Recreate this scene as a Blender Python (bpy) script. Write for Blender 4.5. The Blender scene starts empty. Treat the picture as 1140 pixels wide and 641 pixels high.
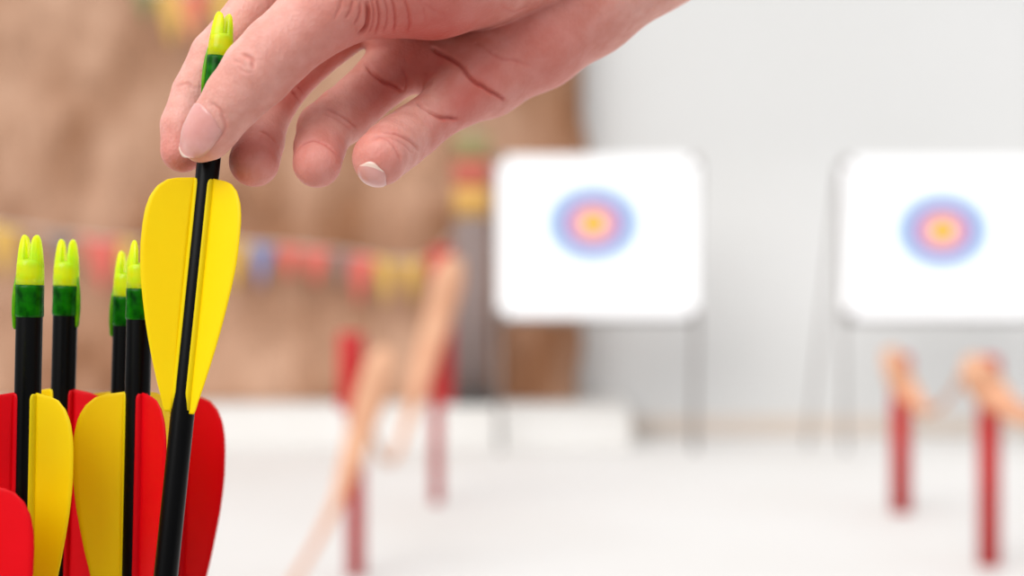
import bpy, bmesh, math, random
import numpy as np
from mathutils import Vector, Matrix, noise as mnoise

random.seed(7)
C = bpy.context.scene.collection
F = 1140 * 50.0 / 36.0          # focal length in pixels of the 1140 px wide frame
CAMZ = 0.78
PI = math.pi


def at(px, py, Y):
    """world point at distance Y (m) that the photograph shows at (px, py)"""
    return Vector(((px - 570.0) / F * Y, Y, CAMZ - (py - 320.5) / F * Y))


def lin(r, g, b):
    f = lambda c: ((c / 255.0) / 12.92) if c <= 10 else (((c / 255.0) + 0.055) / 1.055) ** 2.4
    return (f(r), f(g), f(b), 1.0)


# ------------------------------------------------------------------ materials
def mat(name, col, rough=0.5, col2=None, scale=20.0, stretch=None, bump=0.0, bump_scale=None,
        trans=0.0, spec=0.5, coat=0.0, detail=4.0, sss=0.0):
    m = bpy.data.materials.new(name)
    m.use_nodes = True
    nt = m.node_tree
    b = nt.nodes['Principled BSDF']
    b.inputs['Base Color'].default_value = col
    b.inputs['Roughness'].default_value = rough
    b.inputs['Specular IOR Level'].default_value = spec
    b.inputs['Coat Weight'].default_value = coat
    tc = nt.nodes.new('ShaderNodeTexCoord')
    mp = nt.nodes.new('ShaderNodeMapping')
    nt.links.new(tc.outputs['Object'], mp.inputs['Vector'])
    if stretch:
        mp.inputs['Scale'].default_value = stretch
    nz = nt.nodes.new('ShaderNodeTexNoise')
    nz.inputs['Scale'].default_value = scale
    nz.inputs['Detail'].default_value = detail
    nt.links.new(mp.outputs['Vector'], nz.inputs['Vector'])
    csock = None
    if col2 is not None:
        rp = nt.nodes.new('ShaderNodeValToRGB')
        rp.color_ramp.elements[0].position = 0.33
        rp.color_ramp.elements[0].color = col
        rp.color_ramp.elements[1].position = 0.67
        rp.color_ramp.elements[1].color = col2
        nt.links.new(nz.outputs['Fac'], rp.inputs['Fac'])
        csock = rp.outputs['Color']
        nt.links.new(csock, b.inputs['Base Color'])
    if bump > 0:
        n2 = nt.nodes.new('ShaderNodeTexNoise')
        n2.inputs['Scale'].default_value = bump_scale or scale
        n2.inputs['Detail'].default_value = 3
        nt.links.new(mp.outputs['Vector'], n2.inputs['Vector'])
        bp = nt.nodes.new('ShaderNodeBump')
        bp.inputs['Strength'].default_value = bump
        bp.inputs['Distance'].default_value = 0.002
        nt.links.new(n2.outputs['Fac'], bp.inputs['Height'])
        nt.links.new(bp.outputs['Normal'], b.inputs['Normal'])
    if sss > 0:
        b.inputs['Subsurface Weight'].default_value = sss
        b.inputs['Subsurface Radius'].default_value = (1, .8, .4)
        b.inputs['Subsurface Scale'].default_value = 0.002
    if trans > 0:
        tr = nt.nodes.new('ShaderNodeBsdfTranslucent')
        tr.inputs['Color'].default_value = col
        if csock:
            nt.links.new(csock, tr.inputs['Color'])
        mx = nt.nodes.new('ShaderNodeMixShader')
        mx.inputs['Fac'].default_value = trans
        out = nt.nodes['Material Output']
        nt.links.new(b.outputs['BSDF'], mx.inputs[1])
        nt.links.new(tr.outputs['BSDF'], mx.inputs[2])
        nt.links.new(mx.outputs['Shader'], out.inputs['Surface'])
    return m


M = {}
M['floor'] = mat('pale_floor', lin(206, 203, 200), 0.7, lin(210, 208, 206), 1.2, bump=.1, bump_scale=60)
M['wall'] = mat('white_wall', lin(209, 209, 208), 0.8, lin(213, 213, 213), 0.5, bump=.15, bump_scale=30)
M['trim'] = mat('beige_trim', lin(205, 192, 180), 0.6, lin(212, 200, 190), 4)
M['plinth'] = mat('white_plinth', lin(202, 199, 195), 0.7, lin(206, 204, 201), 2)
M['straw'] = mat('straw', lin(138, 92, 60), 0.8, lin(190, 150, 124), 2.6, stretch=(1.0, 1.0, .6), bump=.6, bump_scale=60, detail=8)
M['straw_blade'] = mat('straw_blade', lin(176, 130, 96), 0.7, lin(200, 160, 130), 3)
M['board'] = mat('white_foam', lin(250, 251, 253), 0.6, lin(252, 252, 254), 5)
M['paper'] = mat('face_paper', lin(250, 251, 253), 0.6, lin(252, 252, 254), 30)
M['gold'] = mat('gold_ink', lin(255, 176, 0), 0.6, lin(255, 182, 6), 40)
M['pink'] = mat('red_ink', lin(228, 170, 200), 0.6, lin(230, 174, 203), 40)
M['blue'] = mat('blue_ink', lin(84, 92, 180), 0.6, lin(90, 98, 184), 40)
M['sky'] = mat('light_blue_ink', lin(172, 206, 236), 0.6, lin(178, 210, 238), 40)
M['metal'] = mat('grey_metal', lin(128, 122, 120), 0.5, lin(138, 132, 130), 20)
M['red_paint'] = mat('red_paint', lin(176, 22, 22), 0.5, lin(184, 28, 26), 8)
M['sash'] = mat('tan_sash', lin(198, 140, 108), 0.8, lin(210, 162, 130), 6, bump=.3, bump_scale=50)
M['black'] = mat('black_shaft', lin(3, 3, 4), 0.3, lin(5, 5, 6), 30, spec=.12)
M['yellow_vane'] = mat('yellow_vane', lin(255, 224, 0), 0.45, lin(255, 227, 6), 60, trans=.28, spec=.25)
M['red_vane'] = mat('red_vane', lin(232, 0, 20), 0.45, lin(236, 2, 24), 60, trans=.3, spec=.2)
M['nock'] = mat('lime_nock', lin(220, 255, 50), 0.2, lin(255, 252, 0), 170, trans=.58, spec=.6, detail=2)
M['sleeve'] = mat('green_sleeve', lin(0, 52, 2), 0.25, lin(14, 104, 0), 300, spec=.12)
M['rib'] = mat('green_rib', lin(90, 180, 10), 0.2, lin(150, 220, 20), 200, trans=.5)
M['tip'] = mat('steel_tip', lin(150, 150, 150), 0.3)
M['string'] = mat('white_string', lin(225, 220, 210), 0.8)
M['f_red'] = mat('red_cloth', lin(226, 112, 100), 0.8, lin(230, 122, 110), 20, trans=.2)
M['f_yellow'] = mat('yellow_cloth', lin(226, 182, 96), 0.8, lin(230, 190, 104), 20, trans=.2)
M['f_blue'] = mat('blue_cloth', lin(138, 146, 190), 0.8, lin(146, 154, 196), 20, trans=.2)
M['f_green'] = mat('green_cloth', lin(140, 136, 92), 0.8, lin(148, 144, 100), 20, trans=.2)
M['f_orange'] = mat('orange_cloth', lin(238, 166, 116), 0.8, lin(242, 172, 124), 20, trans=.2)
M['f_grey'] = mat('grey_cloth', lin(128, 112, 108), 0.8, lin(136, 120, 116), 20)
M['b_green'] = mat('olive_band', lin(146, 134, 92), 0.8, lin(152, 140, 98), 20)
M['b_red'] = mat('red_band', lin(186, 96, 80), 0.8, lin(192, 102, 86), 20)
M['b_yellow'] = mat('ochre_band', lin(204, 158, 84), 0.8, lin(210, 164, 90), 20)
M['dark'] = mat('dark_base', lin(52, 50, 50), 0.6, lin(60, 58, 58), 20)


# ------------------------------------------------------------------ helpers
def obj(name, bm, m, parent=None, smooth=True, loc=None):
    me = bpy.data.meshes.new(name)
    bmesh.ops.recalc_face_normals(bm, faces=bm.faces[:])
    bm.to_mesh(me)
    bm.free()
    o = bpy.data.objects.new(name, me)
    C.objects.link(o)
    for k in (m if isinstance(m, (list, tuple)) else [m]):
        me.materials.append(k)
    if smooth:
        me.shade_smooth()
    if parent:
        o.parent = parent
    if loc is not None:
        o.location = loc
    return o


def tag(o, label, cat, group=None, kind=None):
    o['label'] = label
    o['category'] = cat
    if group:
        o['group'] = group
    if kind:
        o['kind'] = kind
    return o


def thing(name, label, cat, loc=(0, 0, 0), group=None):
    o = bpy.data.objects.new(name, None)
    o.empty_display_size = .02
    C.objects.link(o)
    o.location = loc
    return tag(o, label, cat, group)


def struct(o, label, cat):
    o['label'] = label
    o['category'] = cat
    o['kind'] = 'structure'
    return o


def box(bm, lo, hi, bev=0.0, seg=2):
    r = bmesh.ops.create_cube(bm, size=1)
    vs = r['verts']
    for v in vs:
        v.co = Vector([(lo[i] + hi[i]) / 2 + v.co[i] * (hi[i] - lo[i]) for i in range(3)])
    if bev > 0:
        es = {e for v in vs for e in v.link_edges}
        bmesh.ops.bevel(bm, geom=list(es), offset=bev, segments=seg, affect='EDGES', profile=.5)


def tube(bm, pts, rad, n=12, flat=1.0, caps=True):
    """tube along pts; rad number or list; flat squashes one axis"""
    pts = [Vector(p) for p in pts]
    rings = []
    up = Vector((0, 1, 0))
    for i, p in enumerate(pts):
        d = (pts[min(i + 1, len(pts) - 1)] - pts[max(i - 1, 0)]).normalized()
        a = d.cross(up)
        if a.length < 1e-4:
            a = d.cross(Vector((1, 0, 0)))
        a.normalize()
        b = a.cross(d).normalized()
        r = rad[i] if isinstance(rad, (list, tuple)) else rad
        rings.append([bm.verts.new(p + a * r * math.cos(2 * PI * k / n) + b * r * flat * math.sin(2 * PI * k / n)) for k in range(n)])
    for i in range(len(rings) - 1):
        for k in range(n):
            bm.faces.new((rings[i][k], rings[i][(k + 1) % n], rings[i + 1][(k + 1) % n], rings[i + 1][k]))
    if caps:
        bm.faces.new(rings[0][::-1])
        bm.faces.new(rings[-1])


def lathe(bm, prof, n=32):
    """prof: list of (r, z)"""
    rings = []
    for r, z in prof:
        rings.append([bm.verts.new((r * math.cos(2 * PI * k / n), r * math.sin(2 * PI * k / n), z)) for k in range(n)])
    for i in range(len(rings) - 1):
        for k in range(n):
            bm.faces.new((rings[i][k], rings[i][(k + 1) % n], rings[i + 1][(k + 1) % n], rings[i + 1][k]))
    bm.faces.new(rings[0][::-1])
    bm.faces.new(rings[-1])


def spline(pts, n=12):
    """Catmull-Rom through points (tuples of any length)"""
    P = [np.array(p, float) for p in pts]
    P = [2 * P[0] - P[1]] + P + [2 * P[-1] - P[-2]]
    out = []
    for i in range(1, len(P) - 2):
        for k in range(n):
            t = k / n
            a, b, c, d = P[i - 1], P[i], P[i + 1], P[i + 2]
            out.append(.5 * ((2 * b) + (-a + c) * t + (2 * a - 5 * b + 4 * c - d) * t * t + (-a + 3 * b - 3 * c + d) * t ** 3))
    out.append(P[-2])
    return out


# ------------------------------------------------------------------ setting
bm = bmesh.new()
box(bm, (-7, -.6, -.1), (7, 7.8, 0))
struct(obj('floor', bm, M['floor'], smooth=False), 'pale off-white floor of the archery range', 'floor')
bm = bmesh.new()
box(bm, (-7, 7.56, 0), (7, 7.8, 4.2))
struct(obj('wall_back', bm, M['wall'], smooth=False), 'plain white wall behind the targets', 'wall')
bm = bmesh.new()
box(bm, (.60, 7.535, 0), (7, 7.56, .10), .006)
struct(obj('baseboard_back', bm, M['trim'], smooth=False), 'beige strip along the foot of the white wall', 'baseboard')
bm = bmesh.new()
pv = [(6.86, 0), (6.86, .02), (7.04, .195), (7.56, .195), (7.56, 0)]
ends = [[bm.verts.new((x, y, z)) for y, z in pv] for x in (-5, .58)]
bm.faces.new(ends[0]); bm.faces.new(ends[1])
for q in range(5):
    bm.faces.new((ends[0][q], ends[0][(q + 1) % 5], ends[1][(q + 1) % 5], ends[1][q]))
struct(obj('trim_1', bm, M['plinth'], smooth=False), 'low white plinth under the straw', 'plinth')

# straw backstop: rough thatched wall of straw with a bulging right end
def straw_wall():
    t = thing('straw_backstop', 'rough brown straw wall standing on the low white plinth', 'straw', (-1.8, 7.46, .195))
    bm = bmesh.new()
    nx, nz = 150, 84
    x0, z0, z1 = -5.0 + 1.8, 0.0, 2.6
    def edge(z):
        # right end bulges like stacked bales
        zz = z + .195
        return (.375 + .018 * math.sin(zz * 5.2 + .6) + .03 * mnoise.noise(Vector((0, 3.1, zz * 5)))
                - .10 * max(0, (.62 - zz)) ) + 1.8
    grid = {}
    for side in (0, 1):
        for j in range(nz + 1):
            z = z0 + (z1 - z0) * j / nz
            xe = edge(z)
            for i in range(nx + 1):
                u = i / nx
                x = x0 + (xe - x0) * u
                endf = max(0.0, 1 - (xe - x) / .14)
                half = .13 * math.sqrt(max(0.0, 1 - endf ** 2.5))
                nz_ = .035 * mnoise.noise(Vector((x * 2.2, 5, z * 2.6))) + .018 * mnoise.noise(Vector((x * 9, 2, z * 5))) + .01 * mnoise.noise(Vector((x * 30, 2, z * 8)))
                y = (-half - nz_ * (1 - endf)) if side == 0 else half * .7
                grid[side, i, j] = bm.verts.new((x, y, z))
    for side in (0, 1):
        for j in range(nz):
            for i in range(nx):
                q = [grid[side, i, j], grid[side, i + 1, j], grid[side, i + 1, j + 1], grid[side, i, j + 1]]
                bm.faces.new(q if side == 0 else q[::-1])
    for j in range(nz):
        for i in (0, nx):
            bm.faces.new((grid[0, i, j], grid[0, i, j + 1], grid[1, i, j + 1], grid[1, i, j]))
    for i in range(nx):
        for j in (0, nz):
            bm.faces.new((grid[0, i, j], grid[1, i, j], grid[1, i + 1, j], grid[0, i + 1, j]))
    obj('straw_body', bm, M['straw'], t)
    bm = bmesh.new()
    for _ in range(2600):
        x = random.uniform(x0, 2.14)
        z = random.uniform(.04, z1 - .04)
        L = random.uniform(.05, .16)
        a = random.gauss(PI / 2, .35)
        y = -.13 - .035 * mnoise.noise(Vector((x * 2.2, 5, z * 2.6))) - random.uniform(-.01, .012)
        p = Vector((x, y, z))
        d = Vector((math.cos(a), random.uniform(-.12, .05), math.sin(a))) * L / 2
        if (p + d).z < .01 or (p - d).z < .01:
            continue
        tube(bm, [p - d, p + d], .0022, 3)
    s = obj('straw_stalk', bm, M['straw_blade'], t)
    s['kind'] = 'stuff'
straw_wall()


# targets
def make_target(name, label, cx, cy, face_px, face_py, Y, w, h, group, rear_dx):
    base = at(cx, cy, Y)
    t = thing(name, label, 'archery target', (base.x, Y, 0), group)
    zc = base.z
    # board
    bm = bmesh.new()
    box(bm, (-w / 2, -.03, zc - h / 2), (w / 2, .03, zc + h / 2))
    es = [e for e in bm.edges if abs(e.verts[0].co.y - e.verts[1].co.y) > .03]
    bmesh.ops.bevel(bm, geom=es, offset=.045, segments=6, affect='EDGES', profile=.5)
    es = [e for e in bm.edges if abs(e.verts[0].co.y - e.verts[1].co.y) < 1e-5]
    bmesh.ops.bevel(bm, geom=es, offset=.006, segments=2, affect='EDGES', profile=.5)
    obj('board', bm, M['board'], t, smooth=False)
    # printed face: paper sheet with rings
    fp = at(face_px, face_py, Y)
    fx, fz = fp.x - base.x, fp.z
    k = Y / F
    def ellring(r0, r1, y0, m, nm, parent):
        bm = bmesh.new()
        n = 64
        asp = .82
        R = [r for r in (r0, r1)]
        lay = []
        for yy in (y0, y0 + .0012):
            lay.append([[bm.verts.new((fx + r * k * math.cos(2 * PI * q / n), yy, fz + asp * r * k * math.sin(2 * PI * q / n))) for q in range(n)] if r > 0 else None for r in R])
        for q in range(n):
            q2 = (q + 1) % n
            if r0 > 0:
                bm.faces.new((lay[0][0][q], lay[0][1][q], lay[0][1][q2], lay[0][0][q2]))
                bm.faces.new((lay[1][0][q], lay[1][1][q], lay[1][1][q2], lay[1][0][q2]))
                bm.faces.new((lay[0][0][q], lay[0][0][q2], lay[1][0][q2], lay[1][0][q]))
            bm.faces.new((lay[0][1][q], lay[0][1][q2], lay[1][1][q2], lay[1][1][q]))
        if r0 == 0:
            bm.faces.new(lay[0][1])
            bm.faces.new(lay[1][1])
        return obj(nm, bm, m, parent, smooth=False)
    bm = bmesh.new()
    box(bm, (fx - .26, -.0325, fz - .215), (fx + .26, -.0302, fz + .215))
    fc = obj('target_face', bm, M['paper'], t, smooth=False)
    ellring(0, 16, -.0340, M['gold'], 'gold_centre', fc)
    ellring(16, 29, -.0340, M['pink'], 'red_ring', fc)
    ellring(29, 38, -.0340, M['blue'], 'blue_ring', fc)
    ellring(37, 53, -.0340, M['sky'], 'light_blue_ring', fc)
    for sx in (-1, 1):
        for sz in (-1, 1):
            bm = bmesh.new()
            x, z = sx * (w / 2 - .018), zc + sz * (h / 2 - .018)
            box(bm, (x - .019, -.036, z - .019), (x + .019, .045, z + .019), .008)
            obj('corner_clip', bm, M['metal'], t)
    # stand
    for s in (-1, 1):
        bm = bmesh.new()
        tube(bm, [(s * (w / 2 + .012), .045, zc + h / 2 - .03), (s * (w / 2 - .01), .02, 0.0)], .009, 10)
        obj('leg', bm, M['metal'], t)
        bm = bmesh.new()
        tube(bm, [(s * (w / 2 + .012), .062, zc + h / 2 - .05), (s * (w / 2 + rear_dx), .17, 0.0)], .008, 10)
        obj('rear_leg', bm, M['metal'], t)
    bm = bmesh.new()
    tube(bm, [(-w / 2 - .012, .046, zc - h / 2 - .012), (w / 2 + .012, .046, zc - h / 2 - .012)], .010, 10)
    obj('crossbar', bm, M['metal'], t)
    bm = bmesh.new()
    tube(bm, [(-w / 2 - .012, .05, zc + h / 2 - .06), (w / 2 + .012, .05, zc + h / 2 - .06)], .010, 10)
    obj('top_rail', bm, M['metal'], t)
    return t

YT = 6.72
make_target('archery_target', 'white target board on a grey stand partly in front of the straw wall', 665.5, 263.5, 660, 249, YT, 222 * YT / F, 179 * YT / F, 'archery targets', .0)
make_target('archery_target', 'white target board on a grey stand before the plain white wall only', 1049, 265, 1047, 257, YT, 218 * YT / F, 178 * YT / F, 'archery targets', .14)


# red posts and their tan sashes
def post(label, px, top, Y, r, sleeve=None, lean=0.0):
    p = at(px, top, Y)
    t = thing('barrier_post', label, 'post', (p.x, Y, 0), 'red barrier posts')
    bm = bmesh.new()
    lathe(bm, [(r, 0), (r, p.z - .012), (r * .8, p.z - .002), (r * .3, p.z)], 20)
    obj('pole', bm, M['red_paint'], t)
    if sleeve:
        sx, sr, h = sleeve
        bm = bmesh.new()
        z0 = p.z - h
        lathe(bm, [(sr * .92, z0), (sr, z0 + .01), (sr, p.z - .002), (sr * .9, p.z + .008), (sr * .2, p.z + .010)], 24)
        bmesh.ops.translate(bm, verts=bm.verts[:], vec=(sx, 0, 0))
        obj('sleeve', bm, M['red_paint'], t)
    return t

post('red post with a thick red sleeve at its top, nearest post before the straw', 396, 374, 3.84, .025, (-.012, .036, .20))
post('tall thin red post between the sleeved post and the striped banner', 486, 278, 5.16, .022, (.020, .044, .56))
post('red post before the white wall standing farther back, under the target edge', 1003, 394, 4.95, .036)
post('red post before the white wall standing nearer, at the corner of the picture', 1101, 396, 3.99, .031)


def sash(label, pts, flat=.45):
    """pts: (px, py, Y, half width px)"""
    sp = spline(pts, 10)
    P = [at(q[0], q[1], q[2]) for q in sp]
    R = [q[3] * q[2] / F for q in sp]
    o = P[0].copy()
    bm = bmesh.new()
    n = 16
    tube(bm, [p - o for p in P], R, n, flat)
    # gathered folds along the cloth
    for i, v in enumerate(bm.verts):
        k = i % n
        ring = i // n
        c = P[ring] - o
        v.co = c + (v.co - c) * (1 + .14 * math.cos(4 * 2 * PI * k / n + ring * .12))
    s = obj('sash', bm, M['sash'], loc=o)
    return tag(s, label, 'sash', 'tan sashes on the red posts')

sash('tan sash hanging from the red sleeved post down toward the near floor', [(432, 388, 3.80, 8), (423, 410, 3.782, 17), (408, 455, 3.78, 17), (392, 510, 3.74, 13), (376, 556, 3.58, 7), (352, 604, 3.45, 4), (326, 648, 3.3, 4), (300, 690, 3.2, 5)])
sash('tan sash hanging from the tall thin red post toward the sleeved post', [(506, 286, 5.10, 8), (499, 312, 5.09, 17), (486, 360, 5.08, 16), (470, 415, 4.95, 13), (456, 462, 4.6, 6), (438, 512, 4.3, 3.5), (424, 505, 4.1, 3.5), (410, 470, 3.9, 3)])
sash('tan sash swagged between the two red posts before the white wall', [(990, 388, 4.90, 7), (996, 408, 4.895, 12), (1010, 436, 4.89, 13), (1034, 458, 4.7, 8), (1058, 440, 4.4, 4), (1074, 412, 4.1, 6)])
sash('tan sash draped from the nearer red post toward the picture edge', [(1080, 396, 3.95, 7), (1088, 414, 3.94, 17), (1106, 440, 3.938, 18), (1134, 460, 3.8, 13), (1180, 466, 3.6, 8), (1240, 430, 3.4, 7)])


# striped banner
def banner():
    Y = 7.12
    p = at(525, 445, Y)
    t = thing('banner', 'narrow grey banner with red and yellow bands beside the straw, on the plinth', 'banner', (p.x, Y, .195))
    z = lambda py: at(525, py, Y).z - .195
    w = 40 * Y / F / 2
    bm = bmesh.new()
    lathe(bm, [(.012, 0), (.012, z(140)), (.006, z(138))], 12)
    o = obj('pole', bm, M['metal'], t)
    o.location = (0, .035, 0)
    def band(y0, y1, m, nm):
        bm = bmesh.new()
        n = 18
        for i in range(n + 1):
            u = i / n
            x = -w + 2 * w * u
            yy = .010 * math.sin(u * 9)
            for zz in (z(y0), z(y1)):
                for dy in (-.004, .004):
                    bm.verts.new((x, yy + dy, zz))
        bm.verts.ensure_lookup_table()
        V = bm.verts
        for i in range(n):
            a, b = 4 * i, 4 * i + 4
            bm.faces.new((V[a], V[b], V[b + 2], V[a + 2]))
            bm.faces.new((V[a + 1], V[b + 1], V[b + 3], V[a + 3]))
            bm.faces.new((V[a], V[b], V[b + 1], V[a + 1]))
            bm.faces.new((V[a + 2], V[b + 2], V[b + 3], V[a + 3]))
        bm.faces.new((V[0], V[1], V[3], V[2]))
        e = 4 * n
        bm.faces.new((V[e], V[e + 1], V[e + 3], V[e + 2]))
        obj(nm, bm, m, t)
    band(148, 178, M['b_green'], 'green_band')
    band(178, 208, M['b_red'], 'red_band')
    band(208, 242, M['b_yellow'], 'yellow_band')
    band(242, 432, M['f_grey'], 'grey_cloth')
    bm = bmesh.new()
    box(bm, (-w * 1.1, -.04, 0), (w * 1.25, .06, .075), .01)
    obj('base', bm, M['dark'], t)
banner()


# bunting
def bunting(label, Y, pts, flags):
    sp = spline([(a, b) for a, b in pts], 10)
    P = [at(q[0], q[1], Y) for q in sp]
    o = P[0].copy()
    t = thing('bunting', label, 'bunting', o, 'strings of bunting on the straw')
    bm = bmesh.new()
    tube(bm, [p - o for p in P], .005, 8)
    obj('string', bm, M['string'], t)
    xs = np.array([q[0] for q in sp]); ys = np.array([q[1] for q in sp])
    for (px, wpx, hpx, key) in flags:
        bm = bmesh.new()
        a = at(px - wpx / 2, np.interp(px - wpx / 2, xs, ys), Y) - o
        b = at(px + wpx / 2, np.interp(px + wpx / 2, xs, ys), Y) - o
        c = at(px + random.uniform(-4, 4), np.interp(px, xs, ys) + hpx, Y) - o
        n = 6
        fr, bk = {}, {}
        for i in range(n + 1):
            for j in range(n + 1 - i):
                u, v = i / n, j / n
                q = a * (1 - u - v) + b * u + c * v
                y = .018 * math.sin(u * 6 + px) + .012 * v
                fr[i, j] = bm.verts.new((q.x, y - .0025, q.z))
                bk[i, j] = bm.verts.new((q.x, y + .0025, q.z))
        for L in (fr, bk):
            for i in range(n):
                for j in range(n - i):
                    bm.faces.new((L[i, j], L[i + 1, j], L[i, j + 1]))
                    if i + j < n - 1:
                        bm.faces.new((L[i + 1, j], L[i + 1, j + 1], L[i, j + 1]))
        for i in range(n):
            for (p, q) in (((i, 0), (i + 1, 0)), ((0, i), (0, i + 1)), ((i, n - i), (i + 1, n - i - 1))):
                bm.faces.new((fr[p], fr[q], bk[q], bk[p]))
        obj('flag', bm, M['f_' + key], t)

bunting('string of coloured pennants sagging low across the straw wall', 7.16,
        [(-60, 236), (0, 250), (120, 266), (230, 268), (300, 272), (380, 280), (440, 290), (478, 286), (505, 262)],
        [(-38, 40, 60, 'blue'), (4, 40, 64, 'yellow'), (66, 36, 40, 'grey'), (112, 44, 62, 'red'), (140, 28, 66, 'yellow'), (186, 38, 52, 'green'), (228, 34, 50, 'red'),
         (262, 36, 56, 'yellow'), (292, 30, 52, 'blue'), (322, 34, 40, 'red'), (352, 36, 42, 'red'), (378, 22, 44, 'grey'), (402, 34, 58, 'red'), (430, 30, 54, 'yellow'), (458, 28, 50, 'yellow'), (486, 26, 46, 'red')])
bunting('string of coloured pennants high on the straw wall above the hand', 7.16,
        [(60, -40), (150, -14), (215, -8), (280, -18), (400, -60)],
        [(160, 34, 40, 'green'), (190, 40, 62, 'yellow'), (212, 38, 62, 'orange'), (222, 26, 44, 'red'), (246, 38, 60, 'yellow'), (280, 40, 50, 'blue')])


# ------------------------------------------------------------------ arrows
R_SH = .0035
VPROF = [(0, .0), (.004, .26), (.022, .58), (.055, .78), (.1, .91), (.16, .98), (.22, 1.0), (.30, 1.0), (.37, .975), (.45, .92), (.53, .84), (.63, .73), (.72, .61), (.80, .49), (.88, .36), (.95, .23), (.985, .18), (1, .13)]

def make_vane(L, H, bow=.04):
    """local: root along -z from 0, out along +x"""
    bm = bmesh.new()
    n, mres = 44, 9
    ts = [p[0] for p in VPROF]; hs = [p[1] for p in VPROF]
    th = .00028
    cols = {}
    for side in (-1, 1):
        for i in range(n + 1):
            t = (i / n)
            t = t * t * (3 - 2 * t) * .55 + t * .45
            h = np.interp(t, ts, hs) * H
            for j in range(mres + 1):
                u = j / mres
                x = R_SH - .0002 + u * h
                y = side * (th * (1.6 - u)) + bow * H * (u * h / H) ** 2 * 1.0
                cols[side, i, j] = bm.verts.new((x, y, -t * L))
    for side in (-1, 1):
        for i in range(n):
            for j in range(mres):
                q = [cols[side, i, j], cols[side, i, j + 1], cols[side, i + 1, j + 1], cols[side, i + 1, j]]
                bm.faces.new(q)
    for i in range(n):
        for j in (0, mres):
            bm.faces.new((cols[-1, i, j], cols[1, i, j], cols[1, i + 1, j], cols[-1, i + 1, j]))
    for j in range(mres):
        for i in (0, n):
            bm.faces.new((cols[-1, i, j], cols[-1, i, j + 1], cols[1, i, j + 1], cols[1, i, j]))
    # foot of the vane: thin strip hugging the shaft
    w = math.radians(33)
    k = 8
    fo = {}
    FZ = ((-.0003, .7), (-.0008, .9), (-.0018, 1), (-.006, 1), (-L + .006, 1), (-L + .001, .5))
    for lay, r in ((0, R_SH - .0001), (1, R_SH + .00035)):
        for i, (z, wf) in enumerate(FZ):
            for q in range(k + 1):
                a = (-w + 2 * w * q / k) * wf
                rr = r if 0 < q < k else R_SH - .00005 + (.0001 if lay else 0)
                fo[lay, i, q] = bm.verts.new((rr * math.cos(a), rr * math.sin(a), z))
    for q in range(k):
        for lay in (0, 1):
            for i in range(len(FZ) - 1):
                bm.faces.new((fo[lay, i, q], fo[lay, i, q + 1], fo[lay, i + 1, q + 1], fo[lay, i + 1, q]))
        for i in (0, len(FZ) - 1):
            bm.faces.new((fo[0, i, q], fo[0, i, q + 1], fo[1, i, q + 1], fo[1, i, q]))
    for q in (0, k):
        for i in range(len(FZ) - 1):
            bm.faces.new((fo[0, i, q], fo[1, i, q], fo[1, i + 1, q], fo[0, i + 1, q]))
    return bm


def nock_bm():
    bm = bmesh.new()
    r = R_SH * 1.05
    lathe(bm, [(r, -.0137), (r, -.011), (r * .975, -.0085), (r * .95, -.0076), (r * .86, -.0068), (r * .5, -.0064)], 28)
    for s in (-1, 1):
        secs = []
        zs = [-.0088, -.0070, -.0055, -.0042, -.0029, -.0016, -.0007, -.0001]
        sc = [1, 1, 1, .98, .93, .82, .62, .26]
        for z, f in zip(zs, sc):
            R = r * (.985 - .22 * (z + .0088) / .0088)
            sl = .00072
            cxm = (R + sl) / 2
            ring = []
            a0 = math.acos(sl / R)
            for q in range(11):
                a = -a0 + 2 * a0 * q / 10
                x, y = R * math.cos(a), R * math.sin(a) * .92
                ring.append((cxm + (x - cxm) * f, y * f))
            secs.append([bm.verts.new((s * x, y, z)) for x, y in ring])
        for i in range(len(secs) - 1):
            m = len(secs[i])
            for q in range(m):
                bm.faces.new((secs[i][q], secs[i][(q + 1) % m], secs[i + 1][(q + 1) % m], secs[i + 1][q]))
        bm.faces.new(secs[0]); bm.faces.new(secs[-1])
    return bm


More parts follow.
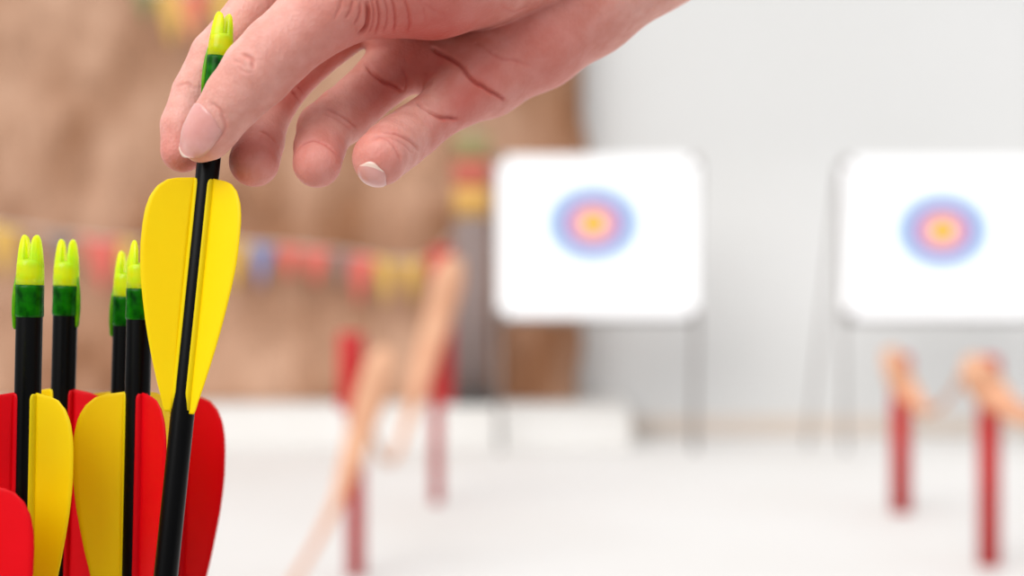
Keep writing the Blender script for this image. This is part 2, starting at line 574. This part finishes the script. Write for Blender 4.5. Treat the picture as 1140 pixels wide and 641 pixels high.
def make_arrow(label, tip, base, gap, L, H, vanes, nock_rot, rib_side, group, size=1.0):
    """tip: nock end; base: point lower on the shaft axis; the axis runs on to the floor"""
    d = (base - tip).normalized()
    length = (tip.z - .003) / -d.z / size
    t = thing('arrow', label, 'arrow', tip, group)
    # local frame: -z down the shaft, y away from camera
    zax = -d
    xax = Vector((1, 0, 0)); xax = (xax - zax * xax.dot(zax)).normalized()
    yax = zax.cross(xax)
    t.rotation_euler = Matrix((xax, yax, zax)).transposed().to_euler()
    t.scale = (size, size, size)
    bm = bmesh.new()
    lathe(bm, [(R_SH * .97, -.0215), (R_SH, -.0222), (R_SH, -length + .03), (R_SH * 1.02, -length + .028), (R_SH, -length + .012), (.0006, -length)], 28)
    obj('shaft', bm, M['black'], t)
    nk = obj('nock', nock_bm(), M['nock'], t)
    nk.rotation_euler = (0, 0, nock_rot)
    bm = bmesh.new()
    r = R_SH * 1.05
    lathe(bm, [(r * .9, -.0224), (r * 1.0, -.0222), (r * 1.03, -.0216), (r * 1.01, -.0180), (r * 1.02, -.0145), (r * 1.01, -.0136), (r * .9, -.0135)], 28)
    obj('nock_sleeve', bm, M['sleeve'], nk)
    # the index rib of the nock, running past the sleeve on one side
    bm = bmesh.new()
    a = rib_side - nock_rot
    pts = []
    for z, e in ((-.0110, -.6), (-.0140, -.1), (-.0170, .25), (-.0210, .3), (-.0250, .1), (-.0256, -.2)):
        rr = r + .0006 * e
        pts.append((rr * math.cos(a), rr * math.sin(a), z))
    tube(bm, pts, [.0004, .0007, .0008, .0008, .0006, .0003], 8)
    obj('nock_rib', bm, M['rib'], nk)
    for ang, col in vanes:
        v = obj('vane', make_vane(L, H), M[col], t)
        v.location = (0, 0, -gap)
        v.rotation_euler = (0, 0, -math.radians(ang))
        if len({c for _, c in vanes}) > 1:
            v['label'] = ('yellow' if 'yellow' in col else 'red') + ' plastic vane'
    return t

YV, RV = 'yellow_vane', 'red_vane'
G = 'arrows with yellow and red vanes'
YH = .428
make_arrow('tilted black arrow with two yellow vanes, pinched between the thumb and fingers', at(249.5, 14, YH), at(188.8, 600, YH - .008), .0505, .0700, .0140,
           [(160, YV), (40, YV), (280, RV)], math.radians(35), math.radians(195), G)
SZ = 1.12
def up_arrow(label, xt, yt, xb, yb, Y, gap, vanes, rot, rib, L=.0712, H=.0138):
    return make_arrow(label, at(xt, yt, Y), at(xb, yb, Y), gap, L, H, vanes, math.radians(rot), math.radians(rib), G, SZ)
up_arrow('upright arrow with red vane left and yellow vane right, first nock along the row', 34.5, 261, 28.5, 560, .430, .0425, [(152, RV), (30, YV), (270, YV)], 0, 190)
up_arrow('upright arrow standing just right of the first one, second nock along the row', 75.0, 266, 67.0, 560, .464, .0435, [(158, YV), (16, RV), (275, YV)], 4, -10)
up_arrow('upright arrow with yellow vane left and red vane right, overlapped by the tilted arrow', 157.0, 267, 150.5, 560, .446, .0425, [(173, YV), (50, RV), (292, YV)], 12, 20)
up_arrow('upright arrow mostly hidden behind another, the third nock along the row', 141.5, 279, 133.0, 560, .474, .0420, [(190, YV), (70, RV), (310, YV)], 0, 190)
up_arrow('upright arrow behind the tilted arrow, its red vane showing past that shaft', 207.0, 276, 198.0, 560, .498, .0455, [(150, YV), (30, RV), (270, YV)], 0, 190, .078, .0148)
up_arrow('arrow cut off by the picture edge, only its low red vane showing', -21, 365, -29.5, 560, .405, .0395, [(130, YV), (12, RV), (250, YV)], 0, 190)


# ------------------------------------------------------------------ hand
HO = at(330, 60, .428) * 1000.0      # hand origin in mm

def hp(px, py, d, rpx):
    Y = 428.0 + d
    p = np.array(((px - 570.0) / F * Y, Y, CAMZ * 1000 - (py - 320.5) / F * Y))
    return p, rpx * Y / F

def build_hand():
    h = 0.42
    CH = {}
    # (px, py, depth mm, radius px)
    CH['thumb'] = [(223, 160, -10, 21), (231, 151, -11, 27), (240, 138, -12, 29.5), (262, 108, -13.5, 34), (287, 80, -14, 39.5), (308, 58, -14, 40), (338, 32, -12, 41), (392, -14, -7, 56)]
    CH['index'] = [(203, 168, 8.5, 24), (206, 140, 10, 26.5), (218, 104, 11.5, 26), (240, 62, 14, 27.5), (272, 25, 17, 27), (325, -50, 21, 31), (420, -110, 34, 34), (520, -140, 48, 44)]
    CH['middle'] = [(283, 180, 5, 28), (289, 158, 12, 27), (294, 132, 18, 27), (312, 96, 24, 29), (346, 62, 27, 28), (400, 15, 34, 33), (470, -40, 44, 44)]
    CH['ring'] = [(353, 182, -5, 27), (356, 164, 3, 28.5), (362, 144, 10, 31), (381, 129, 18, 31.5), (400, 112, 23, 30), (427, 87, 29, 31.5), (486, 34, 40, 42)]
    CH['pinky'] = [(423, 176, -8, 31), (434, 166, 0, 31), (446, 157, 7, 31), (461, 146, 13, 30), (490, 124, 21, 28.5), (540, 82, 34, 46)]
    THENAR = [(392, -14, -7, 56), (480, -38, 8, 80), (575, -82, 30, 100), (690, -130, 52, 92)]
    PALM = [
        [(520, -140, 48, 44), (620, -130, 52, 60), (740, -130, 56, 84)],
        [(470, -40, 44, 44), (580, -70, 48, 66), (740, -130, 56, 84)],
        [(486, 34, 40, 42), (590, -20, 46, 62), (700, -90, 54, 84)],
        [(540, 82, 34, 46), (596, 42, 38, 56), (650, 0, 44, 62), (720, -60, 54, 72), (770, -100, 58, 86)],      # edge of the palm
        [(430, 40, 30, 26), (478, 70, 32, 32), (540, 82, 34, 44)],
        [(740, -120, 56, 88), (830, -180, 66, 92), (1000, -300, 80, 104)],   # forearm
    ]
    allp = [hp(*q) for c in list(CH.values()) + PALM + [THENAR] for q in c]
    lo = np.min([p - r for p, r in allp], axis=0) - 3
    hi = np.max([p + r for p, r in allp], axis=0) + 3
    n = np.ceil((hi - lo) / h).astype(int) + 1
    axes = [lo[i] + h * np.arange(n[i]) for i in range(3)]

    def cone(X, Yy, Z, a, ra, b, rb):
        ba = (b - a).astype(np.float32)
        l2 = float(ba @ ba); rr = ra - rb; a2 = l2 - rr * rr; il2 = 1 / l2
        pax, pay, paz = X - a[0], Yy - a[1], Z - a[2]
        y = pax * ba[0] + pay * ba[1] + paz * ba[2]
        z = y - l2
        qx, qy, qz = pax * l2 - ba[0] * y, pay * l2 - ba[1] * y, paz * l2 - ba[2] * y
        x2 = qx * qx + qy * qy + qz * qz
        y2 = y * y * l2; z2 = z * z * l2
        k = np.sign(rr) * rr * rr * x2
        d = (np.sqrt(np.maximum(x2 * a2 * il2, 0)) + y * rr) * il2 - ra
        c1 = np.sign(z) * a2 * z2 > k
        c2 = np.sign(y) * a2 * y2 < k
        d = np.where(c2, np.sqrt(x2 + y2) * il2 - ra, d)
        d = np.where(c1, np.sqrt(x2 + z2) * il2 - rb, d)
        return d.astype(np.float32)

    def smin(a, b, k):
        hh = np.maximum(k - np.abs(a - b), 0) / k
        return np.minimum(a, b) - hh * hh * hh * k / 6

    def chain(field, pts, k, margin=10):
        pr = [hp(*q) for q in pts]
        for (a, ra), (b, rb) in zip(pr[:-1], pr[1:]):
            l = np.minimum(a - ra, b - rb) - margin
            u = np.maximum(a + ra, b + rb) + margin
            i0 = np.clip(np.floor((l - lo) / h).astype(int), 0, n)
            i1 = np.clip(np.ceil((u - lo) / h).astype(int) + 1, 0, n)
            s = tuple(slice(i0[q], i1[q]) for q in range(3))
            X = axes[0][s[0]].astype(np.float32)[:, None, None]
            Yy = axes[1][s[1]].astype(np.float32)[None, :, None]
            Z = axes[2][s[2]].astype(np.float32)[None, None, :]
            d = cone(X, Yy, Z, a, ra, b, rb)
            field[s] = smin(field[s], d, k)

    palm = np.full(n, 50, np.float32)
    for c in PALM:
        chain(palm, c, 7.0)
    chain(palm, THENAR, 2.6)
    fing = np.full(n, 50, np.float32)
    for nm in ('index', 'middle', 'ring', 'pinky', 'thumb'):
        f1 = np.full(n, 50, np.float32)
        chain(f1, CH[nm], 1.6)
        fing = smin(fing, f1, .5)
        del f1
    f = smin(palm, fing, 4.5)
    del palm, fing

    # ---- surface nets
    ins = f < 0
    cnt = np.zeros(n - 1, np.uint8)
    for dx in (0, 1):
        for dy in (0, 1):
            for dz in (0, 1):
                cnt += ins[dx:n[0] - 1 + dx, dy:n[1] - 1 + dy, dz:n[2] - 1 + dz]
    act = (cnt > 0) & (cnt < 8)
    idx = np.argwhere(act)
    vid = np.full(n - 1, -1, np.int32)
    vid[act] = np.arange(len(idx))
    cor = np.array([(x, y, z) for x in (0, 1) for y in (0, 1) for z in (0, 1)])
    val = np.stack([f[idx[:, 0] + c[0], idx[:, 1] + c[1], idx[:, 2] + c[2]] for c in cor], 1)
    acc = np.zeros((len(idx), 3)); ct = np.zeros(len(idx))
    for i in range(8):
        for j in range(i + 1, 8):
            if np.abs(cor[i] - cor[j]).sum() == 1:
                a, b = val[:, i], val[:, j]
                m = (a < 0) != (b < 0)
                t = np.where(m, a / np.where(m, a - b, 1), 0)
                p = cor[i] + t[:, None] * (cor[j] - cor[i])
                acc += np.where(m[:, None], p, 0); ct += m
    V = lo + h * (idx + acc / ct[:, None])
    quads = []
    for ax in range(3):
        b_, c_ = (ax + 1) % 3, (ax + 2) % 3
        s0 = [slice(None)] * 3; s1 = [slice(None)] * 3
        s0[ax] = slice(0, n[ax] - 1); s1[ax] = slice(1, n[ax])
        A = ins[tuple(s0)]; B = ins[tuple(s1)]
        e = np.argwhere(A != B)
        e = e[(e[:, b_] > 0) & (e[:, c_] > 0) & (e[:, b_] < n[b_] - 1) & (e[:, c_] < n[c_] - 1)]
        fl = A[e[:, 0], e[:, 1], e[:, 2]]
        q = []
        for (db, dc) in ((-1, -1), (0, -1), (0, 0), (-1, 0)):
            k = e.copy(); k[:, b_] += db; k[:, c_] += dc
            q.append(vid[k[:, 0], k[:, 1], k[:, 2]])
        q = np.stack(q, 1)
        q[~fl] = q[~fl][:, ::-1]
        quads.append(q)
    Q = np.concatenate(quads)
    # smooth
    E = np.concatenate([Q[:, [0, 1]], Q[:, [1, 2]], Q[:, [2, 3]], Q[:, [3, 0]]])
    deg = np.bincount(E[:, 0], minlength=len(V)) + np.bincount(E[:, 1], minlength=len(V))
    def lap(V):
        S = np.zeros_like(V)
        for k in range(3):
            S[:, k] = np.bincount(E[:, 0], V[E[:, 1], k], len(V)) + np.bincount(E[:, 1], V[E[:, 0], k], len(V))
        return S / np.maximum(deg, 1)[:, None]
    for _ in range(5):
        V = V + .5 * (lap(V) - V)
    def normals(V):
        a = np.cross(V[Q[:, 2]] - V[Q[:, 0]], V[Q[:, 3]] - V[Q[:, 1]])
        N = np.zeros_like(V)
        for k in range(3):
            for c in range(4):
                N[:, k] += np.bincount(Q[:, c], a[:, k], len(V))
        return N / np.maximum(np.linalg.norm(N, axis=1), 1e-9)[:, None]
    N = normals(V)
    # ---- creases: 3D curves lying on the skin
    def proj(V):
        return 570 + V[:, 0] / V[:, 1] * F, 320.5 - (V[:, 2] - CAMZ * 1000) / V[:, 1] * F
    U_, W_ = proj(V)
    campos = np.array((0, 0, CAMZ * 1000))
    front = ((V - campos) * N).sum(1) < 0
    red = np.zeros(len(V))
    disp = np.zeros(len(V))
    cre = np.zeros(len(V))
    CREASES = [
        # palm lines
        ([(476, 44), (492, 58), (517, 76), (540, 98), (560, 111), (566, 115)], 1.2, .9),
        ([(510, 37), (540, 52), (565, 66), (594, 76)], .35, .7),
        ([(448, 72), (455, 90), (452, 106)], .3, .8),
        # bases of the fingers
        ([(402, 66), (420, 82), (438, 96), (452, 104)], 1.1, .9),
        ([(462, 109), (480, 122), (500, 132), (514, 135)], 1.1, .9),
        # ring joints
        ([(364, 119), (378, 124), (392, 133), (401, 145)], .7, .8),
        ([(360, 124), (374, 129), (388, 138), (396, 148)], .35, .6),
        ([(325, 170), (335, 158), (350, 154), (366, 159), (379, 171)], .7, .8),
        # pinky joints
        ([(428, 144), (446, 148), (462, 157), (471, 170)], .7, .8),
        ([(424, 148), (440, 152), (455, 161), (464, 174)], .3, .6),
        ([(407, 156), (424, 150), (438, 156), (446, 170), (448, 186)], .4, .9),
        # middle joint
        ([(327, 104), (332, 109), (337, 117)], .5, .7),
        ([(333, 98), (338, 103), (342, 109)], .35, .6),
        ([(292, 143), (302, 148), (311, 158)], .4, .7),
        # index
        ([(192, 95), (204, 91), (214, 94), (222, 98)], .3, .7),
        # thumb joint folds
        ([(264, 58), (276, 62), (284, 72), (284, 82)], .5, .7),
        ([(256, 66), (266, 68), (272, 74)], .2, .6),
        ([(262, 76), (270, 82), (280, 84)], .2, .6),
        ([(230, 116), (242, 124), (252, 134)], .15, .8),
        # thumb base folds
        ([(411, 2), (412, 20), (409, 33), (400, 41)], 1.5, .9),
        ([(420, -5), (424, 14), (423, 30), (419, 41)], .6, .6),
        ([(436, -8), (441, 10), (442, 26), (440, 40)], .5, .6),
        ([(404, 4), (402, 18), (396, 30)], .5, .6),
        ([(560, 8), (575, 16), (592, 8)], .3, .8),
        ([(460, -4), (480, 10), (500, 20)], .15, .7),
        ([(428, -6), (433, 12), (432, 28), (428, 40)], .4, .5),
        ([(450, -6), (456, 12), (458, 28), (456, 40)], .4, .6),
        ([(466, -4), (474, 14), (476, 30)], .14, .6),
        ([(396, 2), (392, 14), (386, 24)], .4, .6),
        ([(384, -2), (380, 12), (374, 24)], .3, .6),
        ([(415, -4), (418, 14), (416, 30), (411, 40)], .5, .5),
        # around the thumbnail
        ([(229, 115), (241, 123), (253, 137), (252, 149), (242, 160), (226, 173)], .4, .7),
    ]
    for pl, dep, wid in CREASES:
        sp = np.array(spline(pl, 12))[:, :2]
        pts = []
        for u, w in sp:
            m = front & (np.abs(U_ - u) < 3) & (np.abs(W_ - w) < 3)
            if m.any():
                k = np.where(m)[0]
                pts.append(V[k[np.argmin(V[k, 1])]])
        if len(pts) < 2:
            continue
        pts = np.array(pts)
        for _ in range(6):
            q = pts.copy()
            q[1:-1] = (pts[:-2] + 2 * pts[1:-1] + pts[2:]) / 4
            pts = q
        l, u = pts.min(0) - 4, pts.max(0) + 4
        k = np.where(((V > l) & (V < u)).all(1))[0]
        d2 = ((V[k][:, None, :] - pts[None]) ** 2).sum(2)
        mi = d2.argmin(1); d2 = d2.min(1)
        # fade at both ends
        e = np.minimum(mi, len(pts) - 1 - mi) / max(1, len(pts) * .2)
        fade = np.clip(e + .12, 0, 1)
        g = np.exp(-d2 / (2 * (wid * .55) ** 2)) * fade
        g2 = np.exp(-d2 / (2 * (wid * 2.2) ** 2)) * fade
        disp[k] += -1.2 * dep * g + dep * .3 * g2
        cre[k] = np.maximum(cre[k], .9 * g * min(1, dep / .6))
    V = V + N * disp[:, None]
    # pink of the finger ends
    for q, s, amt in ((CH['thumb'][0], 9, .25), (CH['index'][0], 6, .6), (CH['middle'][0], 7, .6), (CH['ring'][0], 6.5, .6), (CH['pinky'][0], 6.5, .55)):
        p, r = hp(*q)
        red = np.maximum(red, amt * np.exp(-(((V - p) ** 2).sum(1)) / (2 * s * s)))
    # palm side is redder than the back; its shade is painted in too
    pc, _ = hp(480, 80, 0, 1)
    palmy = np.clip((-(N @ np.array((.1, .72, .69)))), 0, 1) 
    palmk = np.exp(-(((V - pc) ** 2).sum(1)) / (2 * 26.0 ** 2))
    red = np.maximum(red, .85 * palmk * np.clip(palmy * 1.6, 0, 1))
    for (u, w, dd, sg, amt) in ((405, 100, 18, 13, .8), (330, 118, 20, 10, .75), (460, 135, 10, 9, .55), (470, 20, -8, 20, .5), (590, 50, 30, 22, .5)):  # extra red on palm and finger bases, partly painted shade
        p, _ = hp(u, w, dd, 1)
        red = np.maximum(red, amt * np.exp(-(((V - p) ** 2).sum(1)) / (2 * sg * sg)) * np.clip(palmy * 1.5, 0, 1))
    red = np.clip(red + cre * .28, 0, 1.25)  # crease redness, with the shade of the folds put into the colour
    me = bpy.data.meshes.new('hand')
    Vm = (V - HO) / 1000.0
    me.vertices.add(len(V)); me.vertices.foreach_set('co', Vm.astype(np.float32).ravel())
    me.loops.add(Q.size); me.loops.foreach_set('vertex_index', Q.astype(np.int32).ravel())
    me.polygons.add(len(Q)); me.polygons.foreach_set('loop_start', np.arange(0, Q.size, 4, dtype=np.int32))
    me.update(calc_edges=True); me.validate()
    at_ = me.attributes.new('flush_shade', 'FLOAT', 'POINT')
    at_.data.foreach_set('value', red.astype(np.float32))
    me.shade_smooth()
    o = bpy.data.objects.new('hand', me)
    C.objects.link(o)
    o.location = Vector(HO) / 1000
    return o, CH


def skin_material():
    m = bpy.data.materials.new('skin')
    m.use_nodes = True
    nt = m.node_tree
    b = nt.nodes['Principled BSDF']
    L = nt.links.new
    tc = nt.nodes.new('ShaderNodeTexCoord')
    at_ = nt.nodes.new('ShaderNodeAttribute'); at_.attribute_name = 'flush_shade'
    nz = nt.nodes.new('ShaderNodeTexNoise'); nz.inputs['Scale'].default_value = 160; nz.inputs['Detail'].default_value = 5
    L(tc.outputs['Object'], nz.inputs['Vector'])
    rp = nt.nodes.new('ShaderNodeValToRGB')
    rp.color_ramp.elements[0].position = .35; rp.color_ramp.elements[0].color = SKIN_A
    rp.color_ramp.elements[1].position = .65; rp.color_ramp.elements[1].color = SKIN_B
    L(nz.outputs['Fac'], rp.inputs['Fac'])
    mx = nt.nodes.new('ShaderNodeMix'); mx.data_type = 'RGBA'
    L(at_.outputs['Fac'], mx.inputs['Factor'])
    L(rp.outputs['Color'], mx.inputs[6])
    mx.inputs[7].default_value = SKIN_RED  # one colour for skin redness and painted shade
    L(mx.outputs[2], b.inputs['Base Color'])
    b.inputs['Roughness'].default_value = .5
    b.inputs['Specular IOR Level'].default_value = .35
    b.inputs['Subsurface Weight'].default_value = .25
    b.inputs['Subsurface Radius'].default_value = (1.0, .35, .2)
    b.inputs['Subsurface Scale'].default_value = .0025
    # fine skin relief
    vo = nt.nodes.new('ShaderNodeTexVoronoi'); vo.inputs['Scale'].default_value = 900
    L(tc.outputs['Object'], vo.inputs['Vector'])
    mp = nt.nodes.new('ShaderNodeMapping'); mp.inputs['Rotation'].default_value = (0, .75, 0); mp.inputs['Scale'].default_value = (1.0, 1, .28)
    L(tc.outputs['Object'], mp.inputs['Vector'])
    n2 = nt.nodes.new('ShaderNodeTexNoise'); n2.inputs['Scale'].default_value = 620; n2.inputs['Detail'].default_value = 5; n2.inputs['Roughness'].default_value = .65
    L(mp.outputs['Vector'], n2.inputs['Vector'])
    ad = nt.nodes.new('ShaderNodeMath'); ad.operation = 'MULTIPLY_ADD'; ad.inputs[1].default_value = .35
    L(vo.outputs['Distance'], ad.inputs[0]); L(n2.outputs['Fac'], ad.inputs[2])
    bp = nt.nodes.new('ShaderNodeBump'); bp.inputs['Strength'].default_value = .42; bp.inputs['Distance'].default_value = .0008
    L(ad.outputs[0], bp.inputs['Height']); L(bp.outputs['Normal'], b.inputs['Normal'])
    return m

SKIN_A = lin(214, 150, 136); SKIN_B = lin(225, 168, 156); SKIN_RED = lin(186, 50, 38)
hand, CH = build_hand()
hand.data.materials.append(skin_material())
tag(hand, 'bare right hand reaching in from above, pinching the tilted arrow by its nock', 'hand')
M['nail'] = mat('nail', lin(214, 150, 143), .28, lin(219, 158, 151), 300, coat=.3, sss=.3)
M['nail_edge'] = mat('nail_edge', lin(234, 204, 188), .3, lin(237, 208, 194), 300)


from mathutils.bvhtree import BVHTree
_hv = [v.co.copy() for v in hand.data.vertices]
BVH = BVHTree.FromPolygons(_hv, [tuple(p.vertices) for p in hand.data.polygons])


def surf(axis_pt, direc, far=13.0, default=7.0):
    """distance (mm) of the skin from axis_pt along direc, met from outside"""
    o = Vector((axis_pt + direc * far - HO) / 1000)
    hit, nrm, i, dist = BVH.ray_cast(o, Vector(-direc), far / 1000)
    return default if hit is None else far - dist * 1000


def nail(chain_pts, t0, t1, phi0, half, lift, edge, name, label=None, taper=(1, 1)):
    """curved plate on the end phalanx; t along the axis in mm measured from tip centre toward the joint"""
    a, ra = hp(*chain_pts[0])
    b, rb = hp(*chain_pts[2])
    ax = (b - a) / np.linalg.norm(b - a)
    L = np.linalg.norm(b - a)
    cam = np.array((0, 0, CAMZ * 1000))
    c = cam - a; c = c - ax * (c @ ax); c /= np.linalg.norm(c)
    s = np.cross(ax, c)              # sideways
    nu, nv = 20, 18
    bm = bmesh.new()
    G = {}
    RR = np.zeros((nu + 1, nv + 1)); AX = {}; DR = {}
    for i in range(nu + 1):
        u = i / nu
        t = t0 + (t1 - t0) * u
        for j in range(nv + 1):
            v = 2 * j / nv - 1
            # rounded outline: narrower toward both ends
            wv = math.sqrt(max(0, 1 - (abs(2 * u - 1)) ** 6 * .55))
            phi = phi0 + half * v * wv
            tt = t + (v * v) * (2.2 if u < .5 else -1.6) * (abs(2 * u - 1)) ** 2
            DR[i, j] = c * math.cos(phi) + s * math.sin(phi)
            AX[i, j] = a + ax * tt
            RR[i, j] = surf(a + ax * tt, DR[i, j], default=math.sqrt(max(.1, ra * ra - min(tt, 0) ** 2 * .7)))
    for _ in range(10):
        q = RR.copy()
        q[1:-1, 1:-1] = (RR[1:-1, 1:-1] * 2 + RR[:-2, 1:-1] + RR[2:, 1:-1] + RR[1:-1, :-2] + RR[1:-1, 2:]) / 6
        q[0] = RR[0] * .6 + RR[1] * .4
        RR = q
    for lay in (0, 1):
        for i in range(nu + 1):
            u = i / nu
            for j in range(nv + 1):
                v = 2 * j / nv - 1
                rise = lift * (1 - .35 * u) * (1 - .5 * v ** 4) if lay == 1 else -.7
                G[lay, i, j] = bm.verts.new((AX[i, j] + DR[i, j] * (RR[i, j] + rise) - HO) / 1000)
    for i in range(nu):
        for j in range(nv):
            f1 = bm.faces.new((G[1, i, j], G[1, i + 1, j], G[1, i + 1, j + 1], G[1, i, j + 1]))
            f0 = bm.faces.new((G[0, i, j], G[0, i, j + 1], G[0, i + 1, j + 1], G[0, i + 1, j]))
            if (i + .5) / nu < edge:
                f1.material_index = 1; f0.material_index = 1
    for i in range(nu):
        for j in (0, nv):
            bm.faces.new((G[0, i, j], G[1, i, j], G[1, i + 1, j], G[0, i + 1, j]))
    for j in range(nv):
        for i in (0, nu):
            bm.faces.new((G[0, i, j], G[1, i, j], G[1, i, j + 1], G[0, i, j + 1]))
    o = obj(name, bm, [M['nail'], M['nail_edge']], hand)
    if label:
        o['label'] = label
    return o

nail([(229, 153, -10.5, 27), 0, (262, 108, -13.5, 34)], -7.9, 8.8, math.radians(-34), math.radians(57), .5, .06, 'thumbnail', 'pale pink thumbnail')


def cap_nail(cpt, D, A, a0, a1, half, lift, edge, name, label):
    """nail plate over a round fingertip: D outward, A along the nail toward the cuticle (x, toward viewer -y, z)"""
    c, r = hp(*cpt)
    D = np.array(D, float); D /= np.linalg.norm(D)
    A = np.array(A, float); A -= D * (A @ D); A /= np.linalg.norm(A)
    S = np.cross(D, A)
    bm = bmesh.new()
    nu, nv = 16, 16
    G = {}
    for lay in (0, 1):
        for i in range(nu + 1):
            u = i / nu
            for j in range(nv + 1):
                v = 2 * j / nv - 1
                al = a0 + (a1 - a0) * u + math.radians(10) * v * v * (1 - u)
                be = half * v * math.sqrt(max(0, 1 - .7 * abs(2 * u - 1) ** 4))
                q = D * math.cos(al) + A * math.sin(al)
                q = q * math.cos(be) + S * math.sin(be)
                rr = r + (lift * (1 - .3 * u) * (1 - .6 * v ** 4) if lay else -.2)
                G[lay, i, j] = bm.verts.new((c + q * rr - HO) / 1000)
    for i in range(nu):
        for j in range(nv):
            f1 = bm.faces.new((G[1, i, j], G[1, i + 1, j], G[1, i + 1, j + 1], G[1, i, j + 1]))
            bm.faces.new((G[0, i, j], G[0, i, j + 1], G[0, i + 1, j + 1], G[0, i + 1, j]))
            if (i + .5) / nu < edge:
                f1.material_index = 1
    for i in range(nu):
        for j in (0, nv):
            bm.faces.new((G[0, i, j], G[1, i, j], G[1, i + 1, j], G[0, i + 1, j]))
    for j in range(nv):
        for i in (0, nu):
            bm.faces.new((G[0, i, j], G[1, i, j], G[1, i, j + 1], G[0, i, j + 1]))
    o = obj(name, bm, [M['nail'], M['nail_edge']], hand)
    o['label'] = label

cap_nail(CH['pinky'][0], (-.25, -.8, -.55), (-.15, .5, -.83), math.radians(-22), math.radians(58), math.radians(31), .7, .13, 'fingernail', 'short pale fingernail')

# ------------------------------------------------------------------ camera
cd = bpy.data.cameras.new('camera')
cam = bpy.data.objects.new('camera', cd)
C.objects.link(cam)
cam.location = (0, 0, CAMZ)
cam.rotation_euler = (PI / 2, 0, 0)
cd.lens = 50
cd.sensor_width = 36
cd.sensor_fit = 'HORIZONTAL'
cd.clip_start = .02
cd.dof.use_dof = True
cd.dof.focus_distance = .428
cd.dof.aperture_fstop = 5.7
cd.shift_y = 0
bpy.context.scene.camera = cam

# ------------------------------------------------------------------ light
w = bpy.data.worlds.new('world')
bpy.context.scene.world = w
w.use_nodes = True
nt = w.node_tree
bg = nt.nodes['Background']
tcw = nt.nodes.new('ShaderNodeTexCoord')
sep = nt.nodes.new('ShaderNodeSeparateXYZ')
nt.links.new(tcw.outputs['Generated'], sep.inputs['Vector'])
rmp = nt.nodes.new('ShaderNodeValToRGB')          # overcast sky: brighter overhead than at the horizon
for k, (pos, v) in enumerate(((0.0, .08), (.49, .10), (.52, .34), (.9, 1.0))):
    e = rmp.color_ramp.elements[k] if k < 2 else rmp.color_ramp.elements.new(pos)
    e.position = pos
    e.color = (v * .98, v * .99, v, 1)
mad = nt.nodes.new('ShaderNodeMath')
mad.operation = 'MULTIPLY_ADD'
mad.inputs[1].default_value = .5
mad.inputs[2].default_value = .5
nt.links.new(sep.outputs['Z'], mad.inputs[0])
nt.links.new(mad.outputs[0], rmp.inputs['Fac'])
nt.links.new(rmp.outputs['Color'], bg.inputs['Color'])
bg.inputs['Strength'].default_value = 1.15
sd = bpy.data.lights.new('sun', 'SUN')
sd.energy = 2.1
sd.angle = math.radians(50)
sd.color = (1, .98, .95)
so = bpy.data.objects.new('sun', sd)
C.objects.link(so)
so.rotation_euler = Vector((.46, .66, -.62)).to_track_quat('-Z', 'Y').to_euler()

sc = bpy.context.scene
sc.view_settings.view_transform = 'Standard'
sc.view_settings.look = 'None'
sc.view_settings.exposure = 0.22
sc.view_settings.gamma = 1.0
sc.view_settings.use_curve_mapping = False
sc.cycles.use_denoising = True
